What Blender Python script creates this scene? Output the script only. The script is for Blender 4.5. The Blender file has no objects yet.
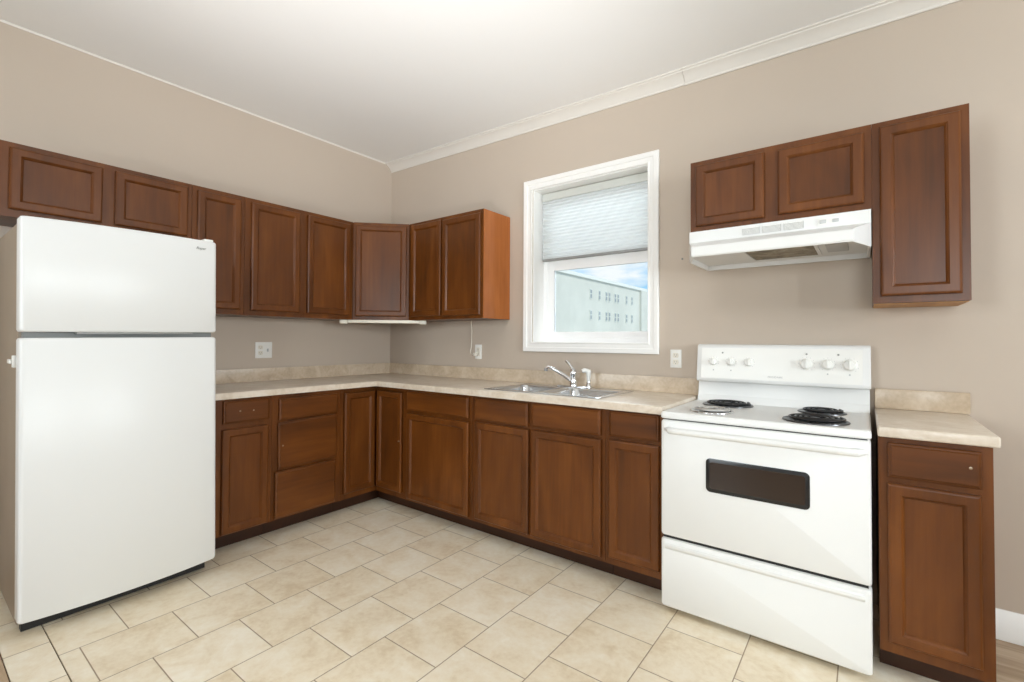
import bpy, bmesh, math, random
from mathutils import Matrix, Vector, Euler
PI = math.pi
random.seed(7)
scene = bpy.context.scene
COL = scene.collection

# ------------------------------------------------------------------ camera
CX, CY, CZ = 3.4965, -2.7749, 1.2171
yaw, pitch, roll, FPX = 0.6459, 0.0184, 0.0053, 468.87
F = Vector((-math.sin(yaw)*math.cos(pitch), math.cos(yaw)*math.cos(pitch), math.sin(pitch)))
R0 = Vector((math.cos(yaw), math.sin(yaw), 0)); U0 = R0.cross(F)
R1 = math.cos(roll)*R0 + math.sin(roll)*U0; U1 = -math.sin(roll)*R0 + math.cos(roll)*U0
cam_d = bpy.data.cameras.new('camera'); cam = bpy.data.objects.new('camera', cam_d); COL.objects.link(cam)
m = Matrix.Identity(4)
for i in range(3):
    m[i][0] = R1[i]; m[i][1] = U1[i]; m[i][2] = -F[i]; m[i][3] = (CX, CY, CZ)[i]
cam.matrix_world = m
cam_d.sensor_fit = 'HORIZONTAL'; cam_d.sensor_width = 36.0; cam_d.lens = 36.0*FPX/1024
cam_d.shift_y = -9.1/1024; cam_d.clip_start = 0.02; cam_d.clip_end = 300
scene.camera = cam

# ------------------------------------------------------------------ colour management
scene.view_settings.view_transform = 'Standard'
scene.view_settings.look = 'None'
scene.view_settings.exposure = 0.29
scene.view_settings.gamma = 1.0
scene.view_settings.use_curve_mapping = False
cy = scene.cycles
cy.max_bounces = 10; cy.diffuse_bounces = 6; cy.glossy_bounces = 4; cy.transparent_max_bounces = 12
cy.sample_clamp_indirect = 6.0
cy.caustics_reflective = False; cy.caustics_refractive = False
cy.use_denoising = True

# ------------------------------------------------------------------ world: pale blue sky with clouds
world = bpy.data.worlds.new('sky'); scene.world = world; world.use_nodes = True
wn, wl = world.node_tree.nodes, world.node_tree.links
wn.clear()
wo = wn.new('ShaderNodeOutputWorld'); bg = wn.new('ShaderNodeBackground'); tc = wn.new('ShaderNodeTexCoord')
mp = wn.new('ShaderNodeMapping'); mp.inputs['Scale'].default_value = (3.0, 3.0, 9.0); mp.inputs['Location'].default_value = (0.35, 0.1, 0.2)
nz = wn.new('ShaderNodeTexNoise'); nz.inputs['Scale'].default_value = 2.2; nz.inputs['Detail'].default_value = 6; nz.inputs['Roughness'].default_value = 0.55
cr = wn.new('ShaderNodeValToRGB')
cr.color_ramp.elements[0].position = 0.42; cr.color_ramp.elements[0].color = (0.36, 0.66, 0.93, 1)
cr.color_ramp.elements[1].position = 0.60; cr.color_ramp.elements[1].color = (0.93, 0.95, 0.97, 1)
wl.new(tc.outputs['Generated'], mp.inputs['Vector']); wl.new(mp.outputs['Vector'], nz.inputs['Vector'])
wl.new(nz.outputs['Fac'], cr.inputs['Fac']); wl.new(cr.outputs['Color'], bg.inputs['Color'])
wl.new(bg.outputs['Background'], wo.inputs['Surface'])
bg.inputs['Strength'].default_value = 0.92

# ------------------------------------------------------------------ lights
def area(name, loc, rot, sx, sy, power, col):
    d = bpy.data.lights.new(name, 'AREA'); d.shape = 'RECTANGLE'; d.size = sx; d.size_y = sy
    d.energy = power; d.color = col
    o = bpy.data.objects.new(name, d); COL.objects.link(o); o.location = loc; o.rotation_euler = rot
    return o
DAY = (0.92, 0.96, 1.0)
# daylight just outside the windows of the room behind the camera
area('window_daylight', (6.42, -1.35, 1.62), (0, PI/2 + 0.12, 0), 0.92, 0.62, 68, DAY)
area('window_daylight', (6.42, -3.35, 1.62), (0, PI/2 + 0.12, 0), 0.92, 0.62, 68, DAY)
area('window_daylight', (1.75, -5.42, 1.62), (PI/2 + 0.12, 0, 0), 1.1, 1.35, 66, DAY)
area('window_daylight', (4.45, -5.42, 1.62), (PI/2 + 0.12, 0, 0), 1.1, 1.35, 66, DAY)
# daylight on the kitchen window
area('window_daylight', (2.02, 0.95, 2.72), (-PI/2 + 0.55, 0, 0), 1.2, 1.2, 95, DAY)
sd = bpy.data.lights.new('sun', 'SUN'); sd.energy = 2.1; sd.angle = 0.02; sd.color = (1.0, 0.97, 0.92)
so = bpy.data.objects.new('sun', sd); COL.objects.link(so); so.rotation_euler = Vector((-0.62, 0.12, -0.78)).to_track_quat('-Z', 'Y').to_euler()
# photographer's flash bounced off the ceiling
fd = bpy.data.lights.new('bounce_flash', 'SPOT'); fd.energy = 140; fd.spot_size = math.radians(84); fd.spot_blend = 1.0
fd.shadow_soft_size = 0.12; fd.color = (0.97, 0.97, 1.0)
fo = bpy.data.objects.new('bounce_flash', fd); COL.objects.link(fo); fo.location = (2.85, -2.45, 0.95)
fo.rotation_euler = (Vector((1.85, -1.55, 2.79)) - fo.location).to_track_quat('-Z', 'Y').to_euler()

# ------------------------------------------------------------------ materials
class NT:
    def __init__(s, name):
        s.m = bpy.data.materials.new(name); s.m.use_nodes = True
        s.n, s.l = s.m.node_tree.nodes, s.m.node_tree.links
        s.b = s.n['Principled BSDF']
    def new(s, t, **kw):
        x = s.n.new(t)
        for k, v in kw.items(): setattr(x, k, v)
        return x
    def link(s, a, b): s.l.new(a, b)
    def math(s, op, a, b=None, c=None):
        x = s.new('ShaderNodeMath', operation=op)
        for i, v in enumerate((a, b, c)):
            if v is None: continue
            if isinstance(v, (int, float)): x.inputs[i].default_value = v
            else: s.link(v, x.inputs[i])
        return x.outputs[0]
    def obj(s, scale=(1, 1, 1), rand=True):
        t = s.new('ShaderNodeTexCoord'); mp = s.new('ShaderNodeMapping'); mp.inputs['Scale'].default_value = scale
        s.link(t.outputs['Object'], mp.inputs['Vector'])
        if rand:
            oi = s.new('ShaderNodeObjectInfo'); cx = s.new('ShaderNodeCombineXYZ')
            for i, k in enumerate((3.7, 7.1, 5.3)): s.link(s.math('MULTIPLY', oi.outputs['Random'], k), cx.inputs[i])
            s.link(cx.outputs[0], mp.inputs['Location'])
        return mp.outputs['Vector']
    def noise(s, vec, scale, detail=4, rough=0.5, dist=0.0):
        x = s.new('ShaderNodeTexNoise'); s.link(vec, x.inputs['Vector'])
        x.inputs['Scale'].default_value = scale; x.inputs['Detail'].default_value = detail
        x.inputs['Roughness'].default_value = rough; x.inputs['Distortion'].default_value = dist
        return x.outputs['Fac']
    def ramp(s, fac, stops):
        x = s.new('ShaderNodeValToRGB'); e = x.color_ramp.elements
        while len(e) < len(stops): e.new(0.5)
        for k, (p, c) in zip(e, stops): k.position = p; k.color = (*c, 1)
        s.link(fac, x.inputs['Fac']); return x.outputs['Color']
    def mix(s, fac, a, b, mode='MIX'):
        x = s.new('ShaderNodeMix', data_type='RGBA', blend_type=mode)
        for i, v in ((0, fac), (6, a), (7, b)):
            if isinstance(v, (int, float)): x.inputs[i].default_value = v
            elif isinstance(v, tuple): x.inputs[i].default_value = (*v, 1)
            else: s.link(v, x.inputs[i])
        return x.outputs[2]
    def bump(s, h, strength, dist=0.002):
        x = s.new('ShaderNodeBump'); x.inputs['Strength'].default_value = strength; x.inputs['Distance'].default_value = dist
        s.link(h, x.inputs['Height']); s.link(x.outputs['Normal'], s.b.inputs['Normal'])
    def set(s, **kw):
        for k, v in kw.items():
            i = s.b.inputs[k.replace('_', ' ')]
            if isinstance(v, (int, float)): i.default_value = v
            elif isinstance(v, tuple): i.default_value = (*v, 1)
            else: s.link(v, i)
        return s

def srgb(r, g, b):
    f = lambda c: (c/255/12.92) if c/255 <= 0.04045 else ((c/255+0.055)/1.055)**2.4
    return (f(r), f(g), f(b))

def plain(name, col, rough=0.5, metal=0.0, spec=0.5, var=0.03, vscale=6, coat=0.0):
    t = NT(name); n = t.noise(t.obj(), vscale, 3)
    c = t.mix(n, tuple(x*(1-var) for x in col), tuple(min(1, x*(1+var)) for x in col))
    t.set(Base_Color=c, Roughness=rough, Metallic=metal, Specular_IOR_Level=spec, Coat_Weight=coat)
    return t.m

def wood(name, lo, mid, hi, axis, rough=0.36):
    """stained cherry: fine streaks along one axis over soft mottling"""
    t = NT(name)
    sc = [34.0, 34.0, 34.0]; sc['xyz'.index(axis)] = 1.6
    v = t.obj(tuple(sc)); g = t.noise(v, 1.5, 6, 0.6, 0.4)
    sc2 = [5.0, 5.0, 5.0]; sc2['xyz'.index(axis)] = 1.3
    b = t.noise(t.obj(tuple(sc2)), 1.0, 3, 0.55, 0.6)
    k = t.math('ADD', t.math('MULTIPLY', g, 0.3), t.math('MULTIPLY', b, 0.7))
    col = t.ramp(k, [(0.28, lo), (0.5, mid), (0.72, hi)])
    t.set(Base_Color=col, Roughness=rough, Specular_IOR_Level=0.30, Coat_Weight=0.10, Coat_Roughness=0.25)
    t.bump(g, 0.06, 0.001)
    return t.m

WLO, WMID, WHI = srgb(71, 37, 9), srgb(95, 51, 14), srgb(119, 68, 24)
M = {}
M['wood'] = wood('cherry_wood_vertical', WLO, WMID, WHI, 'z')
M['wood_h'] = wood('cherry_wood_along_y', WLO, WMID, WHI, 'y')
M['wood_x'] = wood('cherry_wood_along_x', WLO, WMID, WHI, 'x')
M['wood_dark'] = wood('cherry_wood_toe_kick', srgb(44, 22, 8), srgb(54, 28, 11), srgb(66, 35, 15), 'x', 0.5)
M['wood_raw'] = wood('bare_wood_underside', srgb(160, 112, 66), srgb(184, 136, 84), srgb(200, 152, 100), 'y', 0.6)
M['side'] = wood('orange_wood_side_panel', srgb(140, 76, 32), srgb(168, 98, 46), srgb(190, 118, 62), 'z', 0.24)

t = NT('beige_wall_paint'); n1 = t.noise(t.obj(rand=False), 1.3, 4); n2 = t.noise(t.obj(rand=False), 160, 2)
t.set(Base_Color=t.mix(n1, srgb(190, 176, 161), srgb(197, 183, 168)), Roughness=0.62, Specular_IOR_Level=0.3); t.bump(n2, 0.08, 0.001); M['wall'] = t.m
t = NT('white_ceiling_paint'); n1 = t.noise(t.obj(rand=False), 1.0, 3); n2 = t.noise(t.obj(rand=False), 120, 2)
t.set(Base_Color=t.mix(n1, srgb(240, 240, 238), srgb(244, 244, 242)), Roughness=0.8, Specular_IOR_Level=0.2); t.bump(n2, 0.05, 0.001); M['ceiling'] = t.m
M['trim'] = plain('white_trim_paint', srgb(243, 242, 239), 0.35)
M['crown'] = plain('off_white_shaded_crown_paint', srgb(222, 217, 209), 0.45)  # white paint greyed, the crown's dimmer light put into the colour
M['vinyl'] = plain('white_window_vinyl', srgb(249, 249, 249), 0.3)
M['enamel'] = plain('white_appliance_enamel', srgb(228, 228, 226), 0.36, spec=0.45, var=0.006)
M['fridge'] = plain('white_refrigerator_enamel', srgb(226, 227, 226), 0.34, spec=0.4, var=0.006)
M['fridge_side'] = plain('taupe_shade_refrigerator_side', srgb(146, 131, 113), 0.4)  # taupe keeps the side dark, its shade put into the colour
M['plastic'] = plain('white_plastic', srgb(236, 235, 230), 0.35)
M['shade_rail'] = plain('pale_grey_rail', srgb(214, 216, 210), 0.4)
M['ivory'] = plain('ivory_plastic', srgb(226, 220, 206), 0.4)
M['grey'] = plain('grey_plastic', srgb(150, 150, 148), 0.45)
M['lgrey'] = plain('light_grey_print', srgb(190, 191, 190), 0.45)
M['dark'] = plain('dark_rubber', srgb(28, 27, 26), 0.6)
M['gasket'] = plain('grey_door_gasket', srgb(128, 130, 128), 0.55)
M['black'] = plain('black_enamel', srgb(20, 20, 21), 0.25)
M['coil'] = plain('burner_coil_metal', srgb(40, 40, 42), 0.36, 0.7)
M['chrome'] = plain('polished_chrome', (0.82, 0.83, 0.85), 0.08, 1.0, var=0.01)
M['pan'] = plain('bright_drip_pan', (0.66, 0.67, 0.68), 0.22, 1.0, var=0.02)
M['pan_dark'] = plain('darkened_drip_pan', (0.10, 0.10, 0.105), 0.3, 1.0, var=0.02)
M['coil_glare'] = plain('glare_pale_coil_metal', (0.62, 0.62, 0.61), 0.34, 0.8)  # pale tone paints window glare onto the front left coil
M['ovenglass'] = plain('dark_oven_glass', srgb(50, 40, 34), 0.10, 0, 0.5)
M['ovenin'] = plain('oven_rack_brown', srgb(74, 58, 48), 0.35)
M['screw'] = plain('screw_metal', (0.36, 0.28, 0.2), 0.4, 1.0)

t = NT('brushed_stainless_steel'); g = t.noise(t.obj((6, 200, 200)), 1.0, 4)
t.set(Base_Color=t.mix(g, (0.56, 0.57, 0.58), (0.7, 0.71, 0.72)), Metallic=1.0, Roughness=0.22); M['steel'] = t.m

def laminate(name, a, b, c, sc):
    t = NT(name); v = t.obj(rand=False)
    n1 = t.noise(v, sc, 6, 0.62, 0.8); n2 = t.noise(v, sc*7, 3)
    k = t.math('ADD', t.math('MULTIPLY', n1, 0.75), t.math('MULTIPLY', n2, 0.25))
    t.set(Base_Color=t.ramp(k, [(0.34, a), (0.5, b), (0.66, c)]), Roughness=0.3, Specular_IOR_Level=0.5)
    return t.m
M['counter'] = laminate('beige_stone_laminate_top', srgb(198, 182, 162), srgb(213, 200, 183), srgb(224, 214, 201), 7)
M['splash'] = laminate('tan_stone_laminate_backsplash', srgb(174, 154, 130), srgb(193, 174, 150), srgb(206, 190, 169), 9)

def tiles(name, x0, px, y0, py, offset=True):
    t = NT(name)
    tcn = t.new('ShaderNodeTexCoord'); sp = t.new('ShaderNodeSeparateXYZ'); t.link(tcn.outputs['Object'], sp.inputs[0])
    u = t.math('DIVIDE', t.math('SUBTRACT', sp.outputs[0], x0), px)
    iu = t.math('FLOOR', u); fu = t.math('FRACT', u)
    w = t.math('DIVIDE', t.math('SUBTRACT', sp.outputs[1], y0), py)
    if offset:
        par = t.math('ABSOLUTE', t.math('MODULO', iu, 2.0))
        w = t.math('ADD', w, t.math('MULTIPLY', par, 0.5))
    iw = t.math('FLOOR', w); fw = t.math('FRACT', w)
    eu = t.math('MULTIPLY', t.math('MINIMUM', fu, t.math('SUBTRACT', 1.0, fu)), px)
    ew = t.math('MULTIPLY', t.math('MINIMUM', fw, t.math('SUBTRACT', 1.0, fw)), py)
    e = t.math('MINIMUM', eu, ew)
    g = t.new('ShaderNodeMapRange'); g.inputs['From Min'].default_value = 0.0008; g.inputs['From Max'].default_value = 0.0030
    t.link(e, g.inputs['Value'])
    cb = t.new('ShaderNodeCombineXYZ'); t.link(iu, cb.inputs[0]); t.link(iw, cb.inputs[1])
    wnz = t.new('ShaderNodeTexWhiteNoise', noise_dimensions='2D'); t.link(cb.outputs[0], wnz.inputs['Vector'])
    add = t.new('ShaderNodeVectorMath', operation='MULTIPLY_ADD')
    t.link(wnz.outputs['Color'], add.inputs[0]); add.inputs[1].default_value = (9, 9, 9); t.link(tcn.outputs['Object'], add.inputs[2])
    n1 = t.noise(add.outputs[0], 6.5, 6, 0.6, 0.5); n2 = t.noise(add.outputs[0], 42, 4, 0.6)
    k = t.math('ADD', t.math('MULTIPLY', n1, 0.72), t.math('MULTIPLY', n2, 0.28))
    k = t.math('ADD', k, t.math('MULTIPLY', t.math('SUBTRACT', wnz.outputs['Value'], 0.5), 0.10))
    c = t.ramp(k, [(0.32, srgb(215, 196, 165)), (0.48, srgb(231, 217, 192)), (0.66, srgb(240, 231, 213))])
    c = t.mix(g.outputs[0], srgb(152, 132, 110), c)
    rr = t.new('ShaderNodeMapRange'); rr.inputs['To Min'].default_value = 0.85; rr.inputs['To Max'].default_value = 0.36; t.link(g.outputs[0], rr.inputs['Value'])
    t.set(Base_Color=c, Roughness=rr.outputs[0], Specular_IOR_Level=0.42)
    t.bump(g.outputs[0], 0.5, 0.002)
    return t.m
M['tile'] = tiles('beige_floor_tile', 0.72, 0.2985, -0.915, 0.3085)
M['tile_edge'] = tiles('beige_floor_tile_edge', 0.877, 0.305, -2.675, 0.31, False)
t = NT('oak_plank_floor'); v = t.obj((1.2, 14, 14), rand=False); g = t.noise(v, 1.6, 6, 0.6, 0.5)
t.set(Base_Color=t.ramp(g, [(0.32, srgb(150, 124, 96)), (0.5, srgb(176, 152, 124)), (0.7, srgb(196, 174, 148))]), Roughness=0.4); M['oak'] = t.m
M['grout'] = plain('brown_grout', srgb(112, 92, 72), 0.9)

t = NT('clear_glass'); n = t.n; out = n['Material Output']
tr = t.new('ShaderNodeBsdfTransparent'); gl = t.new('ShaderNodeBsdfGlossy'); gl.inputs['Roughness'].default_value = 0.02
fr = t.new('ShaderNodeFresnel'); fr.inputs['IOR'].default_value = 1.35; mx = t.new('ShaderNodeMixShader')
tr.inputs['Color'].default_value = (0.96, 0.98, 0.98, 1)
t.link(fr.outputs[0], mx.inputs[0]); t.link(tr.outputs[0], mx.inputs[1]); t.link(gl.outputs[0], mx.inputs[2]); t.link(mx.outputs[0], out.inputs['Surface']); M['glass'] = t.m

t = NT('white_cellular_fabric'); out = t.n['Material Output']
df = t.new('ShaderNodeBsdfDiffuse'); df.inputs['Color'].default_value = (0.80, 0.82, 0.82, 1)
tl = t.new('ShaderNodeBsdfTranslucent'); tl.inputs['Color'].default_value = (0.74, 0.77, 0.78, 1)
mx = t.new('ShaderNodeMixShader'); mx.inputs[0].default_value = 0.35
t.link(df.outputs[0], mx.inputs[1]); t.link(tl.outputs[0], mx.inputs[2]); t.link(mx.outputs[0], out.inputs['Surface']); M['shade'] = t.m

t = NT('pale_stone_building'); v = t.obj(rand=False); n1 = t.noise(v, 0.5, 5, 0.6); br = t.new('ShaderNodeTexNoise')
t.set(Base_Color=t.ramp(n1, [(0.3, srgb(204, 203, 194)), (0.7, srgb(220, 218, 209))]), Roughness=0.9); M['stone'] = t.m
M['stone_trim'] = plain('white_stone_coping', srgb(228, 228, 222), 0.9)
M['bwin'] = plain('grey_building_window', srgb(150, 156, 158), 0.3)
M['ground'] = plain('pale_yard_ground', srgb(190, 195, 192), 0.95)

# ------------------------------------------------------------------ helpers
def box(bm, x0, x1, y0, y1, z0, z1, bevel=0.0, seg=2):
    vs = [bm.verts.new((x, y, z)) for z in (z0, z1) for x, y in ((x0, y0), (x1, y0), (x1, y1), (x0, y1))]
    fs = [bm.faces.new([vs[i] for i in f]) for f in ((3, 2, 1, 0), (4, 5, 6, 7), (0, 1, 5, 4), (1, 2, 6, 5), (2, 3, 7, 6), (3, 0, 4, 7))]
    if bevel > 0:
        es = list({e for f in fs for e in f.edges})
        bmesh.ops.bevel(bm, geom=es, offset=bevel, segments=seg, profile=0.5, affect='EDGES', clamp_overlap=True)
    return bm

def loops(bm, ls, cap0=True, cap1=True, closed=True):
    """bridge a list of equal-length vertex loops"""
    V = [[bm.verts.new(p) for p in l] for l in ls]
    n = len(V[0])
    for a, b in zip(V, V[1:]):
        for i in range(n if closed else n-1):
            j = (i+1) % n
            try: bm.faces.new((a[i], a[j], b[j], b[i]))
            except ValueError: pass
    if cap0 and closed: bm.faces.new(list(reversed(V[0])))
    if cap1 and closed: bm.faces.new(V[-1])
    return V

def tube(bm, pts, r, n=12, caps=True):
    pts = [Vector(p) for p in pts]
    rs = r if isinstance(r, (list, tuple)) else [r]*len(pts)
    ls = []; up = None
    for i, p in enumerate(pts):
        d = (pts[min(i+1, len(pts)-1)] - pts[max(i-1, 0)]).normalized()
        if up is None:
            up = Vector((0, 0, 1)) if abs(d.z) < 0.9 else Vector((1, 0, 0))
        a = d.cross(up).normalized(); b = a.cross(d).normalized(); up = b
        ls.append([p + a*rs[i]*math.cos(2*PI*k/n) + b*rs[i]*math.sin(2*PI*k/n) for k in range(n)])
    loops(bm, ls, caps, caps); return bm

def lathe(bm, prof, c, n=32, axis='z', cap0=True, cap1=True):
    ls = []
    for r, h in prof:
        l = []
        for k in range(n):
            a = 2*PI*k/n; x, y = r*math.cos(a), r*math.sin(a)
            p = {'z': (x, y, h), 'y': (x, -h, y), 'x': (h, x, y)}[axis]
            l.append((c[0]+p[0], c[1]+p[1], c[2]+p[2]))
        ls.append(l)
    loops(bm, ls, cap0, cap1); return bm

def prism(bm, poly, a0, a1, axis, bevel=0.0):
    """extrude a 2-D polygon: axis x -> poly (y,z); y -> (x,z); z -> (x,y)"""
    f = {'x': lambda p, a: (a, p[0], p[1]), 'y': lambda p, a: (p[0], a, p[1]), 'z': lambda p, a: (p[0], p[1], a)}[axis]
    V = loops(bm, [[f(p, a0) for p in poly], [f(p, a1) for p in poly]])
    if bevel:
        es = list({e for l in V for v in l for e in v.link_edges})
        bmesh.ops.bevel(bm, geom=es, offset=bevel, segments=2, profile=0.5, affect='EDGES', clamp_overlap=True)
    return bm

def rr(x0, x1, y0, y1, r, n=6):
    out = []
    for cx, cy, a0 in ((x1-r, y1-r, 0), (x0+r, y1-r, PI/2), (x0+r, y0+r, PI), (x1-r, y0+r, 1.5*PI)):
        out += [(cx+r*math.cos(a0+PI/2*k/n), cy+r*math.sin(a0+PI/2*k/n)) for k in range(n+1)]
    return out

def plate(bm, xs, ys, c0, c1, axis, hole):
    """closed slab on a grid with some cells missing; axis = thickness axis"""
    xs, ys = sorted(xs), sorted(ys)
    f = {'z': lambda a, b, c: (a, b, c), 'y': lambda a, b, c: (a, c, b), 'x': lambda a, b, c: (c, a, b)}[axis]
    V = {}
    def v(i, j, k):
        if (i, j, k) not in V: V[i, j, k] = bm.verts.new(f(xs[i], ys[j], (c0, c1)[k]))
        return V[i, j, k]
    nx, ny = len(xs)-1, len(ys)-1
    solid = lambda i, j: 0 <= i < nx and 0 <= j < ny and not hole((xs[i]+xs[i+1])/2, (ys[j]+ys[j+1])/2)
    for i in range(nx):
        for j in range(ny):
            if not solid(i, j): continue
            for k in (0, 1): bm.faces.new((v(i, j, k), v(i+1, j, k), v(i+1, j+1, k), v(i, j+1, k)))
            for di, dj, a, b in ((-1, 0, (i, j), (i, j+1)), (1, 0, (i+1, j), (i+1, j+1)), (0, -1, (i, j), (i+1, j)), (0, 1, (i, j+1), (i+1, j+1))):
                if not solid(i+di, j+dj): bm.faces.new((v(*a, 0), v(*b, 0), v(*b, 1), v(*a, 1)))
    return bm

def root_of(o):
    while o.parent: o = o.parent
    return o
def obj(name, bm, mat, parent=None, Mx=None, smooth=True, loc=None):
    if Mx is not None: bmesh.ops.transform(bm, matrix=Mx, verts=bm.verts[:])
    off = root_of(parent).location if parent else (Vector(loc) if loc else Vector((0, 0, 0)))
    bmesh.ops.translate(bm, verts=bm.verts[:], vec=-Vector(off))
    bmesh.ops.recalc_face_normals(bm, faces=bm.faces[:])
    me = bpy.data.meshes.new(name); bm.to_mesh(me); bm.free()
    o = bpy.data.objects.new(name, me); COL.objects.link(o)
    mats = mat if isinstance(mat, list) else [mat]
    for k in mats: me.materials.append(k)
    if smooth:
        for p in me.polygons: p.use_smooth = not (p.area > 0.006 and name not in ('freezer_door', 'refrigerator_door', 'bowl') or (len(p.vertices) > 4 and p.area > 0.002))
        try: me.set_sharp_from_angle(angle=math.radians(32))
        except Exception: pass
    if parent: o.parent = parent
    elif loc: o.location = loc
    return o
def thing(name, label, cat, loc, group=None):
    o = bpy.data.objects.new(name, None); COL.objects.link(o); o.location = loc; o.empty_display_size = 0.1
    o['label'] = label; o['category'] = cat
    if group: o['group'] = group
    return o
def tag(o, label, cat, group=None):
    o['label'] = label; o['category'] = cat
    if group: o['group'] = group
    return o
def struct(name, bm, mat, label, smooth=False):
    o = obj(name, bm, mat, None, None, smooth); o['kind'] = 'structure'; o['label'] = label; o['category'] = name.split('_')[0]
    return o
def B(): return bmesh.new()

def ceil_z(x): return 2.788 - (0.0185 if x < 2.5 else 0.008)*(x-2.5)

# ------------------------------------------------------------------ room shell
RX, RY = 6.2, -5.2
struct('floor_slab', box(B(), -0.2, RX+0.2, RY-0.2, 0.2, -0.16, -0.006), M['grout'], 'grout coloured bed under the floor tiles')
struct('floor', box(B(), 0.0, 3.835, -2.363, 0.0, -0.006, 0.0), M['tile'], 'beige square floor tiles laid in staggered rows')
struct('floor_border', box(B(), 0.0, 3.835, -2.495, -2.367, -0.006, 0.0), M['tile_edge'], 'narrow strip of cut floor tiles beside the refrigerator')
bm = B(); box(bm, 3.839, RX, -2.495, 0.0, -0.006, 0.0); box(bm, 0.0, RX, RY, -2.499, -0.006, 0.0)
struct('floor_planks', bm, M['oak'], 'light wood plank floor right of the end cabinet')
bm = B()
loops(bm, [[(x, y, ceil_z(x)+d) for x, d in ((-0.2, 0), (2.5, 0), (RX+0.2, 0), (RX+0.2, 0.15), (2.5, 0.15), (-0.2, 0.15))] for y in (0.2, RY-0.2)])
struct('ceiling', bm, M['ceiling'], 'plain white ceiling')
WH = 2.95
struct('wall_left', box(B(), -0.2, 0.0, RY-0.2, 0.2, 0, WH), M['wall'], 'beige wall behind the refrigerator')
# window opening in the back wall
OX0, OX1, OZ0, OZ1 = 1.592, 2.447, 1.200, 2.300
bm = B(); plate(bm, [0.0, OX0, OX1, RX+0.2], [0, OZ0, OZ1, WH], 0.0, 0.2, 'y', lambda a, b: OX0 < a < OX1 and OZ0 < b < OZ1)
struct('wall_back', bm, M['wall'], 'beige wall with the kitchen window')
rw = [(-1.8, -0.9), (-3.8, -2.9)]; fw = [(1.2, 2.3), (3.9, 5.0)]
inw = lambda W: (lambda a, b: any(p < a < q for p, q in W) and 0.95 < b < 2.3)
bm = B(); plate(bm, [RY-0.2, 0.0]+[x for p in rw for x in p], [0, 0.95, 2.3, WH], RX, RX+0.2, 'x', inw(rw))
struct('wall_right', bm, M['wall'], 'beige side wall with two tall windows')
bm = B(); plate(bm, [0.0, RX]+[x for p in fw for x in p], [0, 0.95, 2.3, WH], RY-0.2, RY, 'y', inw(fw))
struct('wall_front', bm, M['wall'], 'beige wall behind the camera with two windows')
k = 2
for axis, W in (('x', rw), ('y', fw)):
    for a, b in W:
        bm = B(); c0, c1 = (RX+0.02, RX+0.07) if axis == 'x' else (RY-0.07, RY-0.02)
        xs = [a, a+0.06, b-0.06, b]; zs = [0.95, 1.01, 1.60, 1.65, 2.24, 2.3]
        plate(bm, xs, zs, c0, c1, axis, lambda p, q: xs[1] < p < xs[2] and (1.01 < q < 1.60 or 1.65 < q < 2.24))
        w = struct('window_%d' % k, bm, M['vinyl'], 'white sash window behind the camera'); k += 1
        g = B(); c = (c0+c1)/2
        if axis == 'x': box(g, c-0.003, c+0.003, a+0.05, b-0.05, 1.0, 2.25)
        else: box(g, a+0.05, b-0.05, c-0.003, c+0.003, 1.0, 2.25)
        obj('pane', g, M['glass'], w)

# crown moulding: two lengths meeting at a visible seam, following the ceiling
def crown(x0, x1, s, name, lab, xs=None):
    P = [(0, -0.071), (-0.007, -0.071), (-0.009, -0.060), (-0.014, -0.055), (-0.020, -0.046), (-0.032, -0.032), (-0.046, -0.021), (-0.056, -0.016), (-0.058, -0.010), (-0.068, -0.007), (-0.070, -0.0005), (0, -0.0005)]
    bm = B(); loops(bm, [[(x, y*s-0.0005, ceil_z(x)+z*s) for y, z in P] for x in (xs or (x0, x1))])
    o = struct(name, bm, M['crown'], lab, True); return o
crown(0.001, 2.664, 1.0, 'trim_1', 'white crown moulding from the corner to the seam above the window', (0.001, 2.5, 2.664))
crown(2.666, RX, 1.04, 'trim_2', 'white crown moulding right of the seam above the range hood')
# thin caulked strip along the left wall and ceiling
bm = B(); loops(bm, [[(x, y, ceil_z(0)+z) for x, z in ((0.0005, -0.012), (0.003, -0.011), (0.005, -0.0008), (0.0005, -0.0008))] for y in (-5.0, -0.075)])
struct('trim_3', bm, M['crown'], 'thin white caulk strip where the left wall meets the ceiling')
P = [(-0.0005, 0.001), (-0.014, 0.001), (-0.014, 0.085), (-0.010, 0.092), (-0.010, 0.104), (-0.006, 0.112), (-0.004, 0.122), (-0.0005, 0.122)]
bm = B(); loops(bm, [[(x, y, z) for y, z in P] for x in (3.80, RX)])
struct('baseboard_right', bm, M['trim'], 'white baseboard right of the end cabinet', True)

# ------------------------------------------------------------------ kitchen window
W1 = bpy.data.objects.new('window_1', None); COL.objects.link(W1); W1.location = (2.017, 0, 1.139)
W1['kind'] = 'structure'; W1['label'] = 'white framed sash window above the sink'; W1['category'] = 'window'
cx0, cx1, cz0, cz1 = 1.517, 2.512, 1.139, 2.370
# mitred casing with a moulded profile
prof = [(0, 0.0008), (0, 0.016), (0.004, 0.020), (0.030, 0.018), (0.034, 0.013), (0.058, 0.012), (0.062, 0.015), (0.068, 0.015), (0.070, 0.0008)]
bm = B()
V = [[bm.verts.new((x, -h, z)) for x, z in ((cx0+d, cz0+d), (cx1-d, cz0+d), (cx1-d, cz1-d), (cx0+d, cz1-d))] for d, h in prof]
for a, b in zip(V, V[1:]+V[:1]):
    for i in range(4): bm.faces.new((a[i], a[(i+1) % 4], b[(i+1) % 4], b[i]))
obj('casing', bm, M['trim'], W1)
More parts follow.
